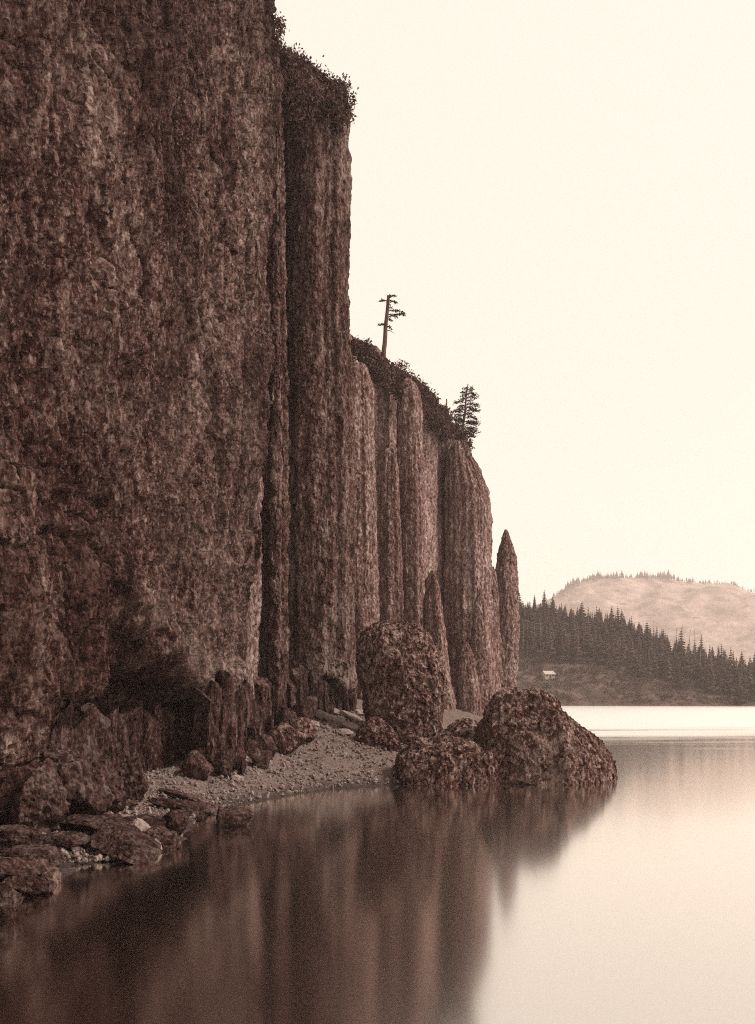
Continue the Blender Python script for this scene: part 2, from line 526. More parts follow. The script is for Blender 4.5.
d = 1.6 * perlin(np.stack([SS / 9, ZZ / 60, SS * 0 + 1], 1)) + 1.1 * perlin(np.stack([SS / 3.6, ZZ / 40, SS * 0 + 4], 1)) + rough_rock(P3, 0.9, 0.5, 0.22, 0.12, 0.5)
tz = np.tile(tv, nu)
d -= 1.4 * sstep(0.9, 1.0, tz) ** 2
V = np.stack([SX + NX * d, SY + NY * d, ZZ], 1).reshape(nu, nv, 3)
last = V[:, -1:, :]
extra = []
for bk, up in ((1.5, 0.5), (4, 1.6), (9, 3.5), (20, 7), (40, 12)):
    e = last.copy()
    e[:, 0, 0] -= bk
    e[:, 0, 1] += 0.15 * bk
    e[:, 0, 2] += up + 0.6 * perlin(e[:, 0] / 3)
    extra.append(e)
V = np.concatenate([V] + extra, 1)
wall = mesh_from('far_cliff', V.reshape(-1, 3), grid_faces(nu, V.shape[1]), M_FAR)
tag(wall, kind='structure')


# ------------------------------------------------------------------ pillars and boulders
def pillar(name, prof, D, mat_, label, cat, kd=1.0, res=0.14, big=0.6, small=0.28, ab=0.085, as_=0.075, flute=0.4, flz=45, lump=0.16, group=None, zmin=None, vs=0.5, sq=2.3, extra=None, lo_f=None, pale=None):
    """prof: (row, left, right) in the photo from foot to top, turned into metres at the distance D"""
    prof = sorted(prof, key=lambda t: -t[0])
    ys = np.array([p[0] for p in prof], float)
    z = CH + (HY - ys) * D / F
    xl = (np.array([p[1] for p in prof]) - CXP) * D / F
    xr = (np.array([p[2] for p in prof]) - CXP) * D / F
    c, R = (xl + xr) / 2, (xr - xl) / 2
    if zmin is not None and z[0] > zmin:
        z = np.concatenate([[zmin], z]); c = np.concatenate([[c[0]], c]); R = np.concatenate([[R[0] * 1.08], R])
    cz = float(np.mean(c)); 
    Rm = R.max()
    # even steps along the outline (so the cap gets its rows)
    L = np.concatenate([[0], np.cumsum(np.hypot(np.diff(z), np.diff(R)))])
    n = int(L[-1] / res) + 2
    t = np.linspace(0, L[-1], n)
    k = max(3, int(0.9 / res)) | 1
    ker = np.hanning(k + 2)[1:-1]; ker /= ker.sum()
    sm = lambda a: np.convolve(np.pad(np.interp(t, L, a), k // 2, mode='edge'), ker, 'valid')
    zr, cr, Rr = sm(z), sm(c), np.maximum(sm(R), 0.02)
    Rr[-1] = 0.02
    nth = max(24, int(2 * math.pi * Rm * (1 + kd) / 2 / res))
    th = np.linspace(0, 2 * math.pi, nth, endpoint=False)
    TH, ZR = np.repeat(th, n), np.tile(zr, nth)
    CR, RR = np.tile(cr, nth), np.tile(Rr, nth)
    ct, st = np.cos(TH), np.sin(TH)
    e = 2 / sq
    ux, uy = np.sign(ct) * np.abs(ct) ** e, np.sign(st) * np.abs(st) ** e
    X = CR + RR * ux
    # full depth of the pillar keeps to its widest size where that makes a rounder foot
    Y = D + RR * kd * uy
    P3 = np.stack([X, Y, ZR], 1)
    off = hash(name + label) % 97
    off = sum(map(ord, label)) % 97
    dd = flute * fbm(np.stack([ct * Rm / 1.7, st * Rm * kd / 1.7, ZR / flz + off], 1), 2)
    dd += lump * fbm(P3 / 3.2 + off, 3)
    dd += rough_rock(P3 + off, big, small, ab, as_, vs)
    if lo_f: dd += lo_f[1] * chunk(P3 / lo_f[0] + off * 0.37, 1.3)
    if extra is not None: dd += extra(P3, CXP + F * X / Y, HY - F * (ZR - CH) / Y)
    fade = np.clip(RR / (0.25 * Rm), 0.1, 1)
    dd *= fade
    B = P3.reshape(nth, n, 3)
    du = np.roll(B, -1, 0) - np.roll(B, 1, 0)
    dv = np.gradient(B, axis=1)
    N = np.cross(du, dv)
    ln = np.linalg.norm(N, axis=2, keepdims=True)
    N = np.where(ln > 1e-6, N / np.maximum(ln, 1e-9), np.array([0, 0, 1.0])).reshape(-1, 3)
    V = P3 + N * dd[:, None]
    Fc = grid_faces(nth, n, True)
    o = mesh_from(name, V, Fc, mat_)
    if pale is not None: paint_light(o, np.clip(pale(P3, CXP + F * X / Y, HY - F * (ZR - CH) / Y), 0, 1))
    return tag(o, label, cat, group)


def p1_extra(P, x, y):
    yb = np.interp(x, [270, 312, 330, 350, 365], [700, 682, 678, 690, 694]) + 5 * perlin(P / 1.2) + 6 * chunk(P / np.array([0.7, 0.7, 1.4]))
    return -1.7 * sstep(0, 9, y - yb) + 0.35 * np.exp(-((y - yb + 10) / 12) ** 2)


def p1_pale(P, x, y):  # painted light on the overhang lip and the right edge
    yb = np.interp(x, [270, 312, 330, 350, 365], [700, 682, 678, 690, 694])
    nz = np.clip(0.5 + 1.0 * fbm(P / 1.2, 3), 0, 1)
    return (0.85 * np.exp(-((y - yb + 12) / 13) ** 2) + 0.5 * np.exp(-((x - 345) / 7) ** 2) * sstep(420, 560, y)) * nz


def boulder_pale(P, x, y):  # painted light on the face left of the ridge
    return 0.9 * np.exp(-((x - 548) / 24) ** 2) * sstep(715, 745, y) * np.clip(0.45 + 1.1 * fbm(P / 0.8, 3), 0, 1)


G = 'rock pillars standing along the cliff'
pillar('rock_pillar', [(712, 286, 352), (690, 286, 353), (640, 285, 356), (560, 284, 357), (500, 284, 357), (400, 284, 353), (300, 283, 348), (200, 282, 350), (130, 280, 349), (108, 280, 345), (92, 281, 335), (76, 284, 318), (66, 290, 305), (63, 296, 300)], 96, M_PILLAR,
       'tallest rock pillar in full height beside the near cliff, bushes on its top', 'rock pillar', kd=1.15, res=0.105, flute=0.5, lump=0.25, zmin=2.0, extra=p1_extra, pale=p1_pale, group=G, ab=0.09, as_=0.08)
pillar('rock_pillar', [(715, 252, 287), (690, 256, 287), (600, 262, 287), (480, 265, 287), (330, 268, 286), (200, 269, 284), (90, 270, 282), (70, 274, 280), (66, 276, 278)], 88.5, M_PILLAR,
       'thin rock rib wedged in the dark groove between near cliff and tallest pillar', 'rock pillar', kd=0.9, res=0.11, flute=0.35, lump=0.2, zmin=2.0, group=G, ab=0.14, as_=0.09)
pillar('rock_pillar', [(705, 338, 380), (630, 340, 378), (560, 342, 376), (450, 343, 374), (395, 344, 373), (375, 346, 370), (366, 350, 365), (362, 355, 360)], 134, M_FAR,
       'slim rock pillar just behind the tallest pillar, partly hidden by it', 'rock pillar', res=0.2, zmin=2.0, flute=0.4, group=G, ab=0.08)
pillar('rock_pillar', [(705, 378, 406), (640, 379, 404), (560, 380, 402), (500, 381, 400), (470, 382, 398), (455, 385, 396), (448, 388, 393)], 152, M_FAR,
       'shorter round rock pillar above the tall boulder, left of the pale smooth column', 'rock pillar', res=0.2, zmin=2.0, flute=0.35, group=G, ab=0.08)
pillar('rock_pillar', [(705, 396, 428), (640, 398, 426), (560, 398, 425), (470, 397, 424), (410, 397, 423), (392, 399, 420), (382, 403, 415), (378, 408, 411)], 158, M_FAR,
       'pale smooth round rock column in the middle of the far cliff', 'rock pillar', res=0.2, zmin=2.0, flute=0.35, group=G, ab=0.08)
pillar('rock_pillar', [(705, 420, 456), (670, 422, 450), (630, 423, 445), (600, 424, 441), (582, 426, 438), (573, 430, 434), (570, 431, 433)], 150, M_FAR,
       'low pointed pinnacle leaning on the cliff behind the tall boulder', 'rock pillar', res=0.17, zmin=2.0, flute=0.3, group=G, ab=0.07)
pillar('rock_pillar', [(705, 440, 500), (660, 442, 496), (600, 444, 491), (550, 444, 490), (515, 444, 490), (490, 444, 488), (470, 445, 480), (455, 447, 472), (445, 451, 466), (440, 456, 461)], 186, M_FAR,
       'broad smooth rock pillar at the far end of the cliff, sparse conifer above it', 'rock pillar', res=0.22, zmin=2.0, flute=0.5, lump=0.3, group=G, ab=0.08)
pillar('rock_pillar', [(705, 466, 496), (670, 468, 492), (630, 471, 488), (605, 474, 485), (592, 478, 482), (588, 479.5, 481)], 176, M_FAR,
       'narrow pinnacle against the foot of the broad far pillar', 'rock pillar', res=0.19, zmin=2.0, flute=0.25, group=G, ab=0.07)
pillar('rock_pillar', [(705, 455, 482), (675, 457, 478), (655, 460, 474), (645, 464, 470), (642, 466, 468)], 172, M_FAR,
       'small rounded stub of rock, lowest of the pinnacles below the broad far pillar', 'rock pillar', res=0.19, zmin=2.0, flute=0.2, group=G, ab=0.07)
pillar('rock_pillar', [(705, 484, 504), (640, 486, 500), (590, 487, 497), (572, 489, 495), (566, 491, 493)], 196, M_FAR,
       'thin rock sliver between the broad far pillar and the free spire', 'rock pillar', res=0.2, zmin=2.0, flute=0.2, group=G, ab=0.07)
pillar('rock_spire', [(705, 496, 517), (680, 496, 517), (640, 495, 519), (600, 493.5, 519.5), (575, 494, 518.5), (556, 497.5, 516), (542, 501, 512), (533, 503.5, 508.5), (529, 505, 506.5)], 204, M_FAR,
       'freestanding cigar-shaped rock spire with pointed tip at the cliff end', 'rock spire', res=0.2, zmin=2.0, flute=0.2, lump=0.15, ab=0.16)

GB = 'boulders on the shore'
pillar('boulder', [(752, 372, 438), (740, 370, 440), (720, 366, 443), (700, 363, 444), (680, 360, 443), (660, 358, 439), (645, 358, 434), (634, 362, 428), (627, 370, 418), (623, 380, 406), (621, 388, 398)], 86, M_BOULDER,
       'tall rough boulder standing upright on the gravel beach', 'boulder', kd=0.85, res=0.075, big=0.6, small=0.27, ab=0.10, as_=0.085, flute=0.15, lump=0.25, vs=1.0, group=GB, zmin=1.0, lo_f=(2.2, 0.10))


def front_extra(P, x, y):
    # a steep ridge where two broken faces meet
    xr = np.interp(y, [690, 715, 750, 787], [530, 556, 566, 570])
    return 0.35 * np.exp(-((x - xr) / 10) ** 2) * (P[:, 1] < 76) - 0.55 * sstep(xr + 4, xr + 26, x) * (P[:, 1] < 77)


pillar('boulder', [(800, 474, 621), (787, 475, 620), (772, 472, 619), (757, 472, 613), (742, 476, 602), (728, 480, 588), (715, 484, 572), (704, 489, 553), (696, 494, 538), (690, 502, 526), (687, 510, 518)], 76.5, M_BOULDER,
       'biggest dark boulder with sloping top at the water edge', 'boulder', kd=0.85, res=0.075, big=0.6, small=0.27, ab=0.10, as_=0.085, flute=0.15, lump=0.2, vs=1.0, group=GB, lo_f=(2.8, 0.14), extra=front_extra, pale=boulder_pale)
pillar('boulder', [(800, 391, 500), (787, 392, 500), (772, 393, 498), (760, 396, 492), (750, 402, 480), (743, 411, 468), (739, 422, 455), (737, 432, 444)], 73.5, M_BOULDER,
       'low flat dark boulder beside the biggest boulder at the waterline', 'boulder', kd=0.7, res=0.075, big=0.6, small=0.26, ab=0.13, as_=0.08, flute=0.15, lump=0.3, vs=1.0, group=GB, lo_f=(2.2, 0.14))
pillar('boulder', [(757, 352, 402), (748, 353, 402), (736, 356, 398), (726, 361, 392), (719, 368, 384), (716, 374, 379)], 80.5, M_BOULDER,
       'smaller rounded boulder at the foot of the tall upright boulder', 'boulder', kd=0.8, res=0.075, big=0.45, small=0.24, ab=0.11, as_=0.08, flute=0.1, lump=0.2, vs=1.0, group=GB, zmin=0.8)
pillar('boulder', [(760, 434, 494), (745, 437, 490), (730, 443, 484), (722, 450, 476), (718, 458, 468)], 80, M_BOULDER,
       'dark rounded boulder in the gap behind the low flat boulder', 'boulder', kd=0.8, res=0.1, big=0.45, small=0.24, ab=0.13, as_=0.08, flute=0.1, lump=0.3, vs=1.0, group=GB, zmin=0.3)

# ------------------------------------------------------------------ beach and ground
ctrl = []
def cp(x, y, z):          # photo point at height z above the water
    D = (CH - z) * F / (y - HY)
    ctrl.append(((x - CXP) * D / F, D, z))
for x, y in ((0, 925), (35, 900), (70, 866), (130, 862), (180, 843), (190, 822), (235, 806), (280, 797), (335, 789), (393, 785)):
    cp(x, y, 0.0)
for x, y, z in ((-60, 860, 0.9), (0, 838, 0.8), (100, 800, 1.1), (60, 830, 0.7), (165, 777, 1.6), (130, 825, 0.6), (230, 748, 3.0), (250, 772, 1.3), (300, 760, 1.7), (292, 728, 4.0), (340, 714, 4.8), (380, 752, 2.1), (400, 712, 4.7), (470, 712, 4.2), (440, 725, 3.2)):
    cp(x, y, z)
ctrl += [(-19, 62, 1.0), (-18, 70, 1.4), (4, 74, -0.1), (8.5, 77, 0.0), (13, 88, 0.1), (17, 110, 0.1), (21, 140, 0.1), (26, 175, 0.1), (31, 200, 0.0), (36, 222, -0.1), (24, 185, 4.0), (27, 202, 3.6), (20, 195, 5), (0, 150, 5.5), (10, 170, 5.2), (-8, 100, 5.8), (-16, 75, 3.6), (-20, 60, 2.2), (-22, 40, 1.4), (-26, 16, 1.2), (-16, 18, 0.0),
         (-7, 32, -1.5), (-4, 44, -1.8), (-3, 56, -1.8), (2, 66, -1.2), (10, 70, -1.5), (20, 80, -1.8), (25, 110, -2), (32, 150, -2), (38, 190, -2), (44, 220, -2), (-10, 18, -1.8), (0, 60, -2.2), (5, 220, 5.0), (20, 225, 3)]
C = np.array(ctrl)
Dm = np.linalg.norm(C[:, None, :2] - C[None, :, :2], axis=2)
A_ = np.block([[Dm + 0.3 * np.eye(len(C)) * -1, np.ones((len(C), 1))], [np.ones((1, len(C))), np.zeros((1, 1))]])
w_ = np.linalg.solve(A_, np.concatenate([C[:, 2], [0]]))


def ground_z(X, Y):
    X, Y = np.atleast_1d(X).astype(float), np.atleast_1d(Y).astype(float)
    out = np.full(X.shape, w_[-1])
    for k in range(len(C)):
        out += w_[k] * np.hypot(X - C[k, 0], Y - C[k, 1])
    return np.clip(out, -2.6, 7.0)


xs = np.arange(-30, 46, 0.2); ysn = np.concatenate([np.arange(12, 110, 0.22), np.arange(110, 235, 0.6)])
GX, GY = np.meshgrid(xs, ysn, indexing='ij')
X, Y = GX.ravel(), GY.ravel()
Z = ground_z(X, Y)
Q = np.stack([X, Y, X * 0], 1)
Z = Z + 0.14 * fbm(Q / 2.2, 3) + 0.05 * chunk(np.stack([X / 0.7, Y / 0.7, X * 0], 1)) + 0.03 * perlin(Q / 0.3)
Z = np.where((X > 40) | (Y > 228), np.minimum(Z, -1.0), Z)
beach = mesh_from('beach', np.stack([X, Y, Z], 1), grid_faces(len(xs), len(ysn)), M_GRAVEL, smooth=True)
tag(beach, kind='structure')

# river bed / ground sheet far below, water sheet above
def sheet(name, x0, x1, y0, y1, z, m):
    o = mesh_from(name, [(x0, y0, z), (x1, y0, z), (x1, y1, z), (x0, y1, z)], [(0, 1, 2, 3)], m)
    return tag(o, kind='structure')
sheet('water', -1690, 2690, -110, 3940, 0.0, M_WATER)
sheet('riverbed', -1690, 2690, -110, 3940, -3.0, M_GRAVEL)


# ------------------------------------------------------------------ stones
def ico(sub):
    import bmesh
    bm = bmesh.new()
    bmesh.ops.create_icosphere(bm, subdivisions=sub, radius=1)
    V = np.array([v.co[:] for v in bm.verts]); Fs = np.array([[v.index for v in f.verts] for f in bm.faces])
    bm.free()
    return V / np.linalg.norm(V, axis=1, keepdims=True), Fs
ICO = {k: ico(k) for k in (1, 2, 3, 4, 5)}


def block_verts(size, seed, sub=4, nplanes=11, ang=0.9, rough=0.08):
    g_ = np.random.default_rng(seed)
    U, Fs = ICO[sub]
    n = g_.normal(size=(nplanes, 3)); n /= np.linalg.norm(n, axis=1, keepdims=True)
    n = np.vstack([n, -n[: nplanes // 2]])
    dd = g_.uniform(0.72, 1.0, len(n))
    dots = U @ n.T
    rr = np.min(np.where(dots > 0.05, dd / np.maximum(dots, 0.05), 9), axis=1)
    rr = np.minimum(rr, 1.25)
    P = U * rr[:, None]
    P = P * np.asarray(size)
    off = seed * 3.7 % 50
    P = P + U * (rough * min(size) * (fbm(P / (0.5 * min(size)) + off, 3) + 0.7 * chunk(P / (0.45 * min(size)) + off))[:, None])
    return P, Fs


def rot(rx, ry, rz):
    cx, sx_, cy, sy, cz, sz = math.cos(rx), math.sin(rx), math.cos(ry), math.sin(ry), math.cos(rz), math.sin(rz)
    return np.array([[cz, -sz, 0], [sz, cz, 0], [0, 0, 1]]) @ np.array([[cy, 0, sy], [0, 1, 0], [-sy, 0, cy]]) @ np.array([[1, 0, 0], [0, cx, -sx_], [0, sx_, cx]])


def hit_ground(x, y):
    """where the ray through photo pixel (x, y) meets the beach or the water"""
    D = np.linspace(22, 230, 2600)
    X = (x - CXP) / F * D
    Zr = CH - (y - HY) / F * D
    Zg = np.maximum(ground_z(X, D), 0.0)
    k = np.argmax(Zr <= Zg)
    return X[k], D[k], Zg[k]


def stone(name, x, y, size, seed, mat_, label, cat, group=None, rotv=(0, 0, 0), sink=0.3, sub=4, **kw):
    X, Dd, Zg = hit_ground(x, y)
    P, Fs = block_verts(size, seed, sub, **kw)
    P = P @ rot(*rotv).T
    P = P + np.array([X, Dd, Zg - P[:, 2].min() * (1 - sink) - 0.0])
    return tag(mesh_from(name, P, Fs, mat_), label, cat, group)


GR = 'blocks of broken rock at the cliff foot'
rub = [(205, 772), (214, 766), (226, 762), (238, 770), (243, 758), (252, 765), (258, 752), (266, 758), (270, 746), (281, 752), (288, 742), (279, 738), (296, 736), (265, 738), (250, 742), (228, 748), (212, 752), (236, 748), (196, 778), (302, 730), (286, 730), (272, 728), (222, 776), (260, 768)]
rub += [(random.uniform(192, 300), 0) for _ in range(34)]
rub = [(x, y if y else np.interp(x, [190, 230, 260, 300], [777, 766, 752, 728]) + random.uniform(-9, 4)) for x, y in rub]
for k, (x, y) in enumerate(rub):
    g_ = np.random.default_rng(100 + k)
    sz = g_.uniform(0.45, 1.0) if k < 24 else g_.uniform(0.22, 0.6)
    stone('rock', x, y, (sz, sz * g_.uniform(0.6, 1), sz * g_.uniform(0.7, 1.9)), 200 + k, [M_BLOCK, M_WET, M_COLUMN][k % 3],
          'dark angular block lying in the rubble heap at the near cliff foot', 'rock', GR, tuple(g_.uniform(-0.5, 0.5, 3)))
for x, y, sz, sd, lab in [(246, 763, (0.8, 0.55, 0.32), 301, 'pale flat stone, largest of the light stones in the rubble heap'), (263, 757, (0.3, 0.28, 0.25), 302, 'small pale stone among the rubble blocks under the near cliff'), (238, 781, (0.45, 0.35, 0.25), 303, 'small pale stone on the gravel just in front of the rubble')]:
    stone('rock', x, y, sz, sd, M_PALE, lab, 'rock', GR, (0.1, 0.15, 0.4), 0.35)
stone('boulder', 284, 751, (1.5, 1.3, 1.35), 401, M_BOULDER, 'dark lumpy boulder at the end of the rubble heap below the tallest pillar', 'boulder', GB, sub=5)
stone('boulder', 300, 741, (1.1, 1.0, 1.1), 402, M_BOULDER, 'round dark boulder next to the lumpy one below the tallest pillar', 'boulder', GB, sub=5)
stone('rock', 234, 826, (1.0, 0.7, 0.55), 403, M_WET, 'lone dark wet rock standing in the shallows off the shore', 'rock', None, (0, 0, 0.3), 0.35, sub=5)
# pale slabs before the tallest pillar
for k, (x, y, L_, a, t) in enumerate([(325, 722, 2.6, -0.5, 0.35), (340, 727, 3.0, -0.45, 0.3), (352, 722, 2.2, -0.5, 0.35), (333, 715, 1.8, -0.3, 0.3), (352, 731, 2.0, -0.3, 0.2), (318, 714, 1.4, -0.6, 0.2), (360, 716, 1.5, -0.2, 0.2), (345, 735, 1.4, 0.2, 0.1), (312, 728, 1.1, 0.1, 0.1)]):
    stone('rock', x, y, (L_ * 0.55, 0.45, 0.32), 500 + k, M_PALE, 'pale long slab of fallen rock below the tallest pillar', 'rock', 'pale fallen slabs below the tallest pillar', (0.3, t, a), 0.25)

# flat shore ledges and tilted slabs at the left
GS = 'slabs of rock on the near shore'
for k, (x, y, sz, rv, m_, lab) in enumerate([
    (108, 836, (2.2, 1.2, 0.42), (0.0, 0.06, -0.45), M_WET, 'wide flat dark slab stepping down to the near shoreline'),
    (125, 857, (2.1, 1.0, 0.45), (0.2, 0.30, -0.7), M_WET, 'rough dark mass of rock where the shore juts into the water'),
    (146, 846, (1.7, 0.34, 0.30), (0.1, 0.38, -0.95), M_PALE, 'pale tilted bar of rock sliding toward the water'),
    (160, 848, (0.9, 0.8, 0.5), (0.1, 0.1, 0.5), M_WET, 'dark wet block at the outer tip of the shore ledge'),
    (174, 836, (0.8, 0.7, 0.55), (0.1, -0.1, 0.2), M_WET, 'squat wet block in the water beside the shore ledge'),
    (145, 830, (1.3, 0.9, 0.35), (0.1, 0.1, -0.4), M_WET, 'broken dark slab behind the pale tilted bar'),
    (100, 822, (1.5, 0.8, 0.2), (0.0, 0.05, -0.3), M_BLOCK, 'flat ledge stone at the top of the near shore'),
    (172, 797, (1.5, 0.35, 0.2), (0.1, 0.12, -0.55), M_BLOCK, 'long thin slab across the gravel at the alcove mouth'),
    (190, 803, (1.3, 0.4, 0.3), (0.1, 0.15, -0.6), M_BLOCK, 'thin cracked slab on the gravel beside the alcove'),
    (178, 812, (1.5, 0.8, 0.4), (0.0, 0.1, -0.2), M_WET, 'dark low rock at the water edge below the thin slabs'),
    (205, 812, (1.0, 0.6, 0.35), (0.0, 0.1, 0.4), M_WET, 'low dark rock at the waterline where the gravel begins'),
    (60, 846, (1.3, 0.8, 0.35), (0.0, 0.0, 0.2), M_WET, 'flat dark rock on the shore before the mossy lumps'),
    (32, 862, (1.5, 0.9, 0.33), (0.0, 0.1, -0.3), M_WET, 'rough dark shore rock below the near cliff corner'),
    (12, 878, (1.3, 0.9, 0.4), (0.1, 0.0, 0.5), M_WET, 'big dark shore rock below the cliff corner, lying low'),
    (48, 880, (0.75, 0.4, 0.25), (0.1, 0.3, -0.7), M_BLOCK, 'small tilted slab slipping into the water below the cliff corner'),
    (30, 893, (0.8, 0.5, 0.3), (0.0, 0.1, 0.2), M_WET, 'small dark rock half in the water below the cliff corner'),
    (3, 915, (0.7, 0.5, 0.5), (0.0, 0.0, 0.1), M_WET, 'dark rock at the shoreline closest to the camera'),
    (8, 850, (1.4, 0.8, 0.6), (0.0, 0.0, 0.4), M_WET, 'dark rough block against the foot of the near cliff corner'),
    (120, 806, (1.2, 0.6, 0.15), (0, 0.03, -0.2), M_BLOCK, 'flat grey slab before the columns of the alcove'),
    (80, 812, (0.5, 0.4, 0.35), (0, 0, 0.3), M_BLOCK, 'small rock between the mossy lumps and the ledge'),
    (112, 800, (0.45, 0.35, 0.3), (0, 0, 0.9), M_BLOCK, 'small rock at the foot of the alcove columns'),
]):
    stone('rock', x, y, sz, 600 + k, m_, lab, 'rock', GS, rv, 0.3, sub=5, rough=0.13)
# mossy lumps against the alcove
for k, (x, y, xr, h, lab) in enumerate([(66, 822, 2.2, 2.1, 'big mossy rock lump against the alcove columns'), (100, 812, 1.4, 1.7, 'mossy rock lump standing right of the big mossy one'), (132, 800, 0.95, 1.5, 'dark mossy lump between the alcove columns'), (40, 832, 1.4, 1.8, 'dark mossy rock lump tucked against the cliff corner')]):
    stone('boulder', x, y, (xr, xr * 0.8, h), 700 + k, M_MOSS, lab, 'boulder', GB, (0, 0, 0.4 * k), 0.35, sub=5, rough=0.16, nplanes=16)


# ------------------------------------------------------------------ basalt columns under the overhang (parts of the cliff)
def column(parent, x, y, h, r_, seed, lean=0.0, deep=0.0, m_=M_COLUMN):
    g_ = np.random.default_rng(seed)
    X, Dd, Zg = hit_ground(x, y)
    Dd += deep
    X = (x - CXP) * Dd / F
    Zg = CH - (y - HY) * Dd / F if deep else Zg
    n = int(g_.integers(5, 8))
    an = np.sort(np.linspace(0, 2 * math.pi, n, endpoint=False) + g_.uniform(-0.3, 0.3, n))
    rr = r_ * g_.uniform(0.8, 1.2, n)
    c = np.stack([rr * np.cos(an), rr * np.sin(an)], 1)
    sub = 6
    t = np.arange(sub)[:, None] / sub
    prof = np.vstack([c[q] * (1 - t) + c[(q + 1) % n] * t for q in range(n)])
    rings = int((h + 0.6) / 0.12) + 2
    np_ = len(prof)
    zz = np.linspace(0, 1, rings)
    tl = g_.uniform(0, 6.28)
    cut = 0.9 * (prof[:, 0] * math.cos(tl) + prof[:, 1] * math.sin(tl))
    B = np.zeros((np_, rings, 3))
    wide = 1 + 0.22 * perlin(np.stack([zz * h / 1.1, zz * 0 + seed, zz * 0], 1)) + 0.1 * (1 - zz)
    offx = 0.16 * perlin(np.stack([zz * h / 1.4, zz * 0 + seed + 9, zz * 0], 1))
    B[:, :, 0] = X + prof[:, :1] * wide + offx + lean * zz * h
    B[:, :, 1] = Dd + prof[:, 1:] * wide
    B[:, :, 2] = Zg - 0.6 + zz * (h + 0.6) + cut[:, None] * zz ** 6
    P_ = B.reshape(-1, 3)
    dd = rough_rock(P_ + seed, 0.5, 0.22, 0.09, 0.05, 0.4).reshape(np_, rings)
    nd_ = prof / np.linalg.norm(prof, axis=1, keepdims=True)
    B[:, :, :2] += nd_[:, None, :] * dd[:, :, None]
    topc = B[:, -1].mean(0)
    V = np.vstack([B.reshape(-1, 3), topc])
    Fs = [tuple(q) for q in grid_faces(np_, rings, True)]
    Fs += [(q * rings + rings - 1, ((q + 1) % np_) * rings + rings - 1, len(V) - 1) for q in range(np_)]
    return mesh_from('basalt_column', V, Fs, m_, parent)


k = 0
for x, y, h, r_ in [(40, 806, 5.0, 0.6), (50, 803, 4.4, 0.5), (60, 800, 5.1, 0.75), (75, 797, 4.2, 0.8), (88, 793, 5.0, 0.5), (97, 791, 4.5, 0.7), (110, 788, 4.9, 0.6), (120, 786, 4.2, 0.6), (131, 783, 4.9, 0.8), (145, 781, 4.3, 0.65), (155, 779, 4.9, 0.6), (166, 777, 4.4, 0.75), (178, 774, 4.7, 0.7), (188, 772, 4.9, 0.6)]:
    column(cliff, x, y, h, r_, 800 + k, deep=3.2 if x < 105 else 5.0); k += 1
for x, y, h, r_ in [(203, 768, 5.0, 0.7), (212, 765, 5.4, 0.5), (219, 762, 4.4, 0.6), (227, 759, 5.6, 0.65), (236, 756, 4.6, 0.5), (243, 753, 5.2, 0.62), (251, 749, 4.5, 0.5), (258, 746, 5.0, 0.6), (266, 741, 4.6, 0.6), (273, 737, 4.8, 0.5), (280, 732, 4.4, 0.55), (209, 774, 2.2, 0.4), (219, 772, 1.3, 0.5), (232, 767, 2.6, 0.38), (246, 763, 1.5, 0.5), (257, 757, 2.6, 0.4), (239, 773, 0.9, 0.45), (270, 749, 2.3, 0.4)]:
    column(cliff, x, y, h, r_ * random.uniform(0.8, 1.2), 800 + k, lean=random.uniform(-0.09, 0.09)); k += 1
p1 = bpy.data.objects['rock_pillar']
for x, y in [(284, 726), (290, 724), (297, 722), (304, 720), (311, 718), (318, 717), (325, 716), (332, 715), (339, 714), (346, 713), (352, 712)]:
    column(p1, x, y, random.uniform(2.8, 4.4), random.uniform(0.35, 0.6), 800 + k, lean=random.uniform(-.06, .06)); k += 1

# columnar ledge under the far pillars
led = Soup()
for j in range(46):
    x = 438 + 66 * j / 45
    D = 168 + 18 * (x - 438) / 62 + random.uniform(-1, 1)
    zt = W(x, random.uniform(682, 688), D)[2]
    Xc = W(x, 700, D)[0]
    n = 6
    rr = random.uniform(0.25, 0.38) * 1.8
    V, Fs = [], []
    for zz in (1.5, zt * 0.6, zt):
        for q in range(n):
            V.append((Xc + rr * math.cos(q * math.pi / 3 + j), D + rr * 1.6 * math.sin(q * math.pi / 3 + j), zz + (random.uniform(-.2, .2) if zz == zt else 0)))
    for a in range(2):
        for q in range(n):
            Fs.append((a * n + q, a * n + (q + 1) % n, (a + 1) * n + (q + 1) % n, (a + 1) * n + q))
    Fs.append(tuple(2 * n + q for q in range(n)))
    led.add(V, Fs)
tag(led.build('columnar_ledge', M_FAR, wall), 'low ledge of short basalt columns under the far pillars')

# ------------------------------------------------------------------ pebbles (uncountable)
U1, F1 = ICO[1]
V, Fs, n_ = [], [], 0
N = 22000
g_ = np.random.default_rng(77)
cnt = 0
while cnt < N:
    xx = g_.uniform(20, 480, 4000); yy = g_.uniform(706, 830, 4000)
    for x, y in zip(xx, yy):
        if cnt >= N: break
        D = g_.uniform(38, 105)
        X = (x - CXP) / F * D
        zg = ground_z(X, D)[0]
        if zg < 0.03 or zg > 5.2: continue
        sz = 0.035 + 0.15 * g_.random() ** 6
        s3 = sz * g_.uniform(0.7, 1.3, 3)
        P = U1 * s3 * (1 + 0.15 * g_.normal(size=(len(U1), 1)))
        V.append(P + (X, D, zg + 0.05 + sz * 0.3)); Fs.append(F1 + n_); n_ += len(U1)
        cnt += 1
peb = mesh_from('pebbles', np.vstack(V), np.vstack(Fs), M_PEB)
tag(peb, 'loose pebbles covering the gravel beach', 'pebbles', kind='stuff')


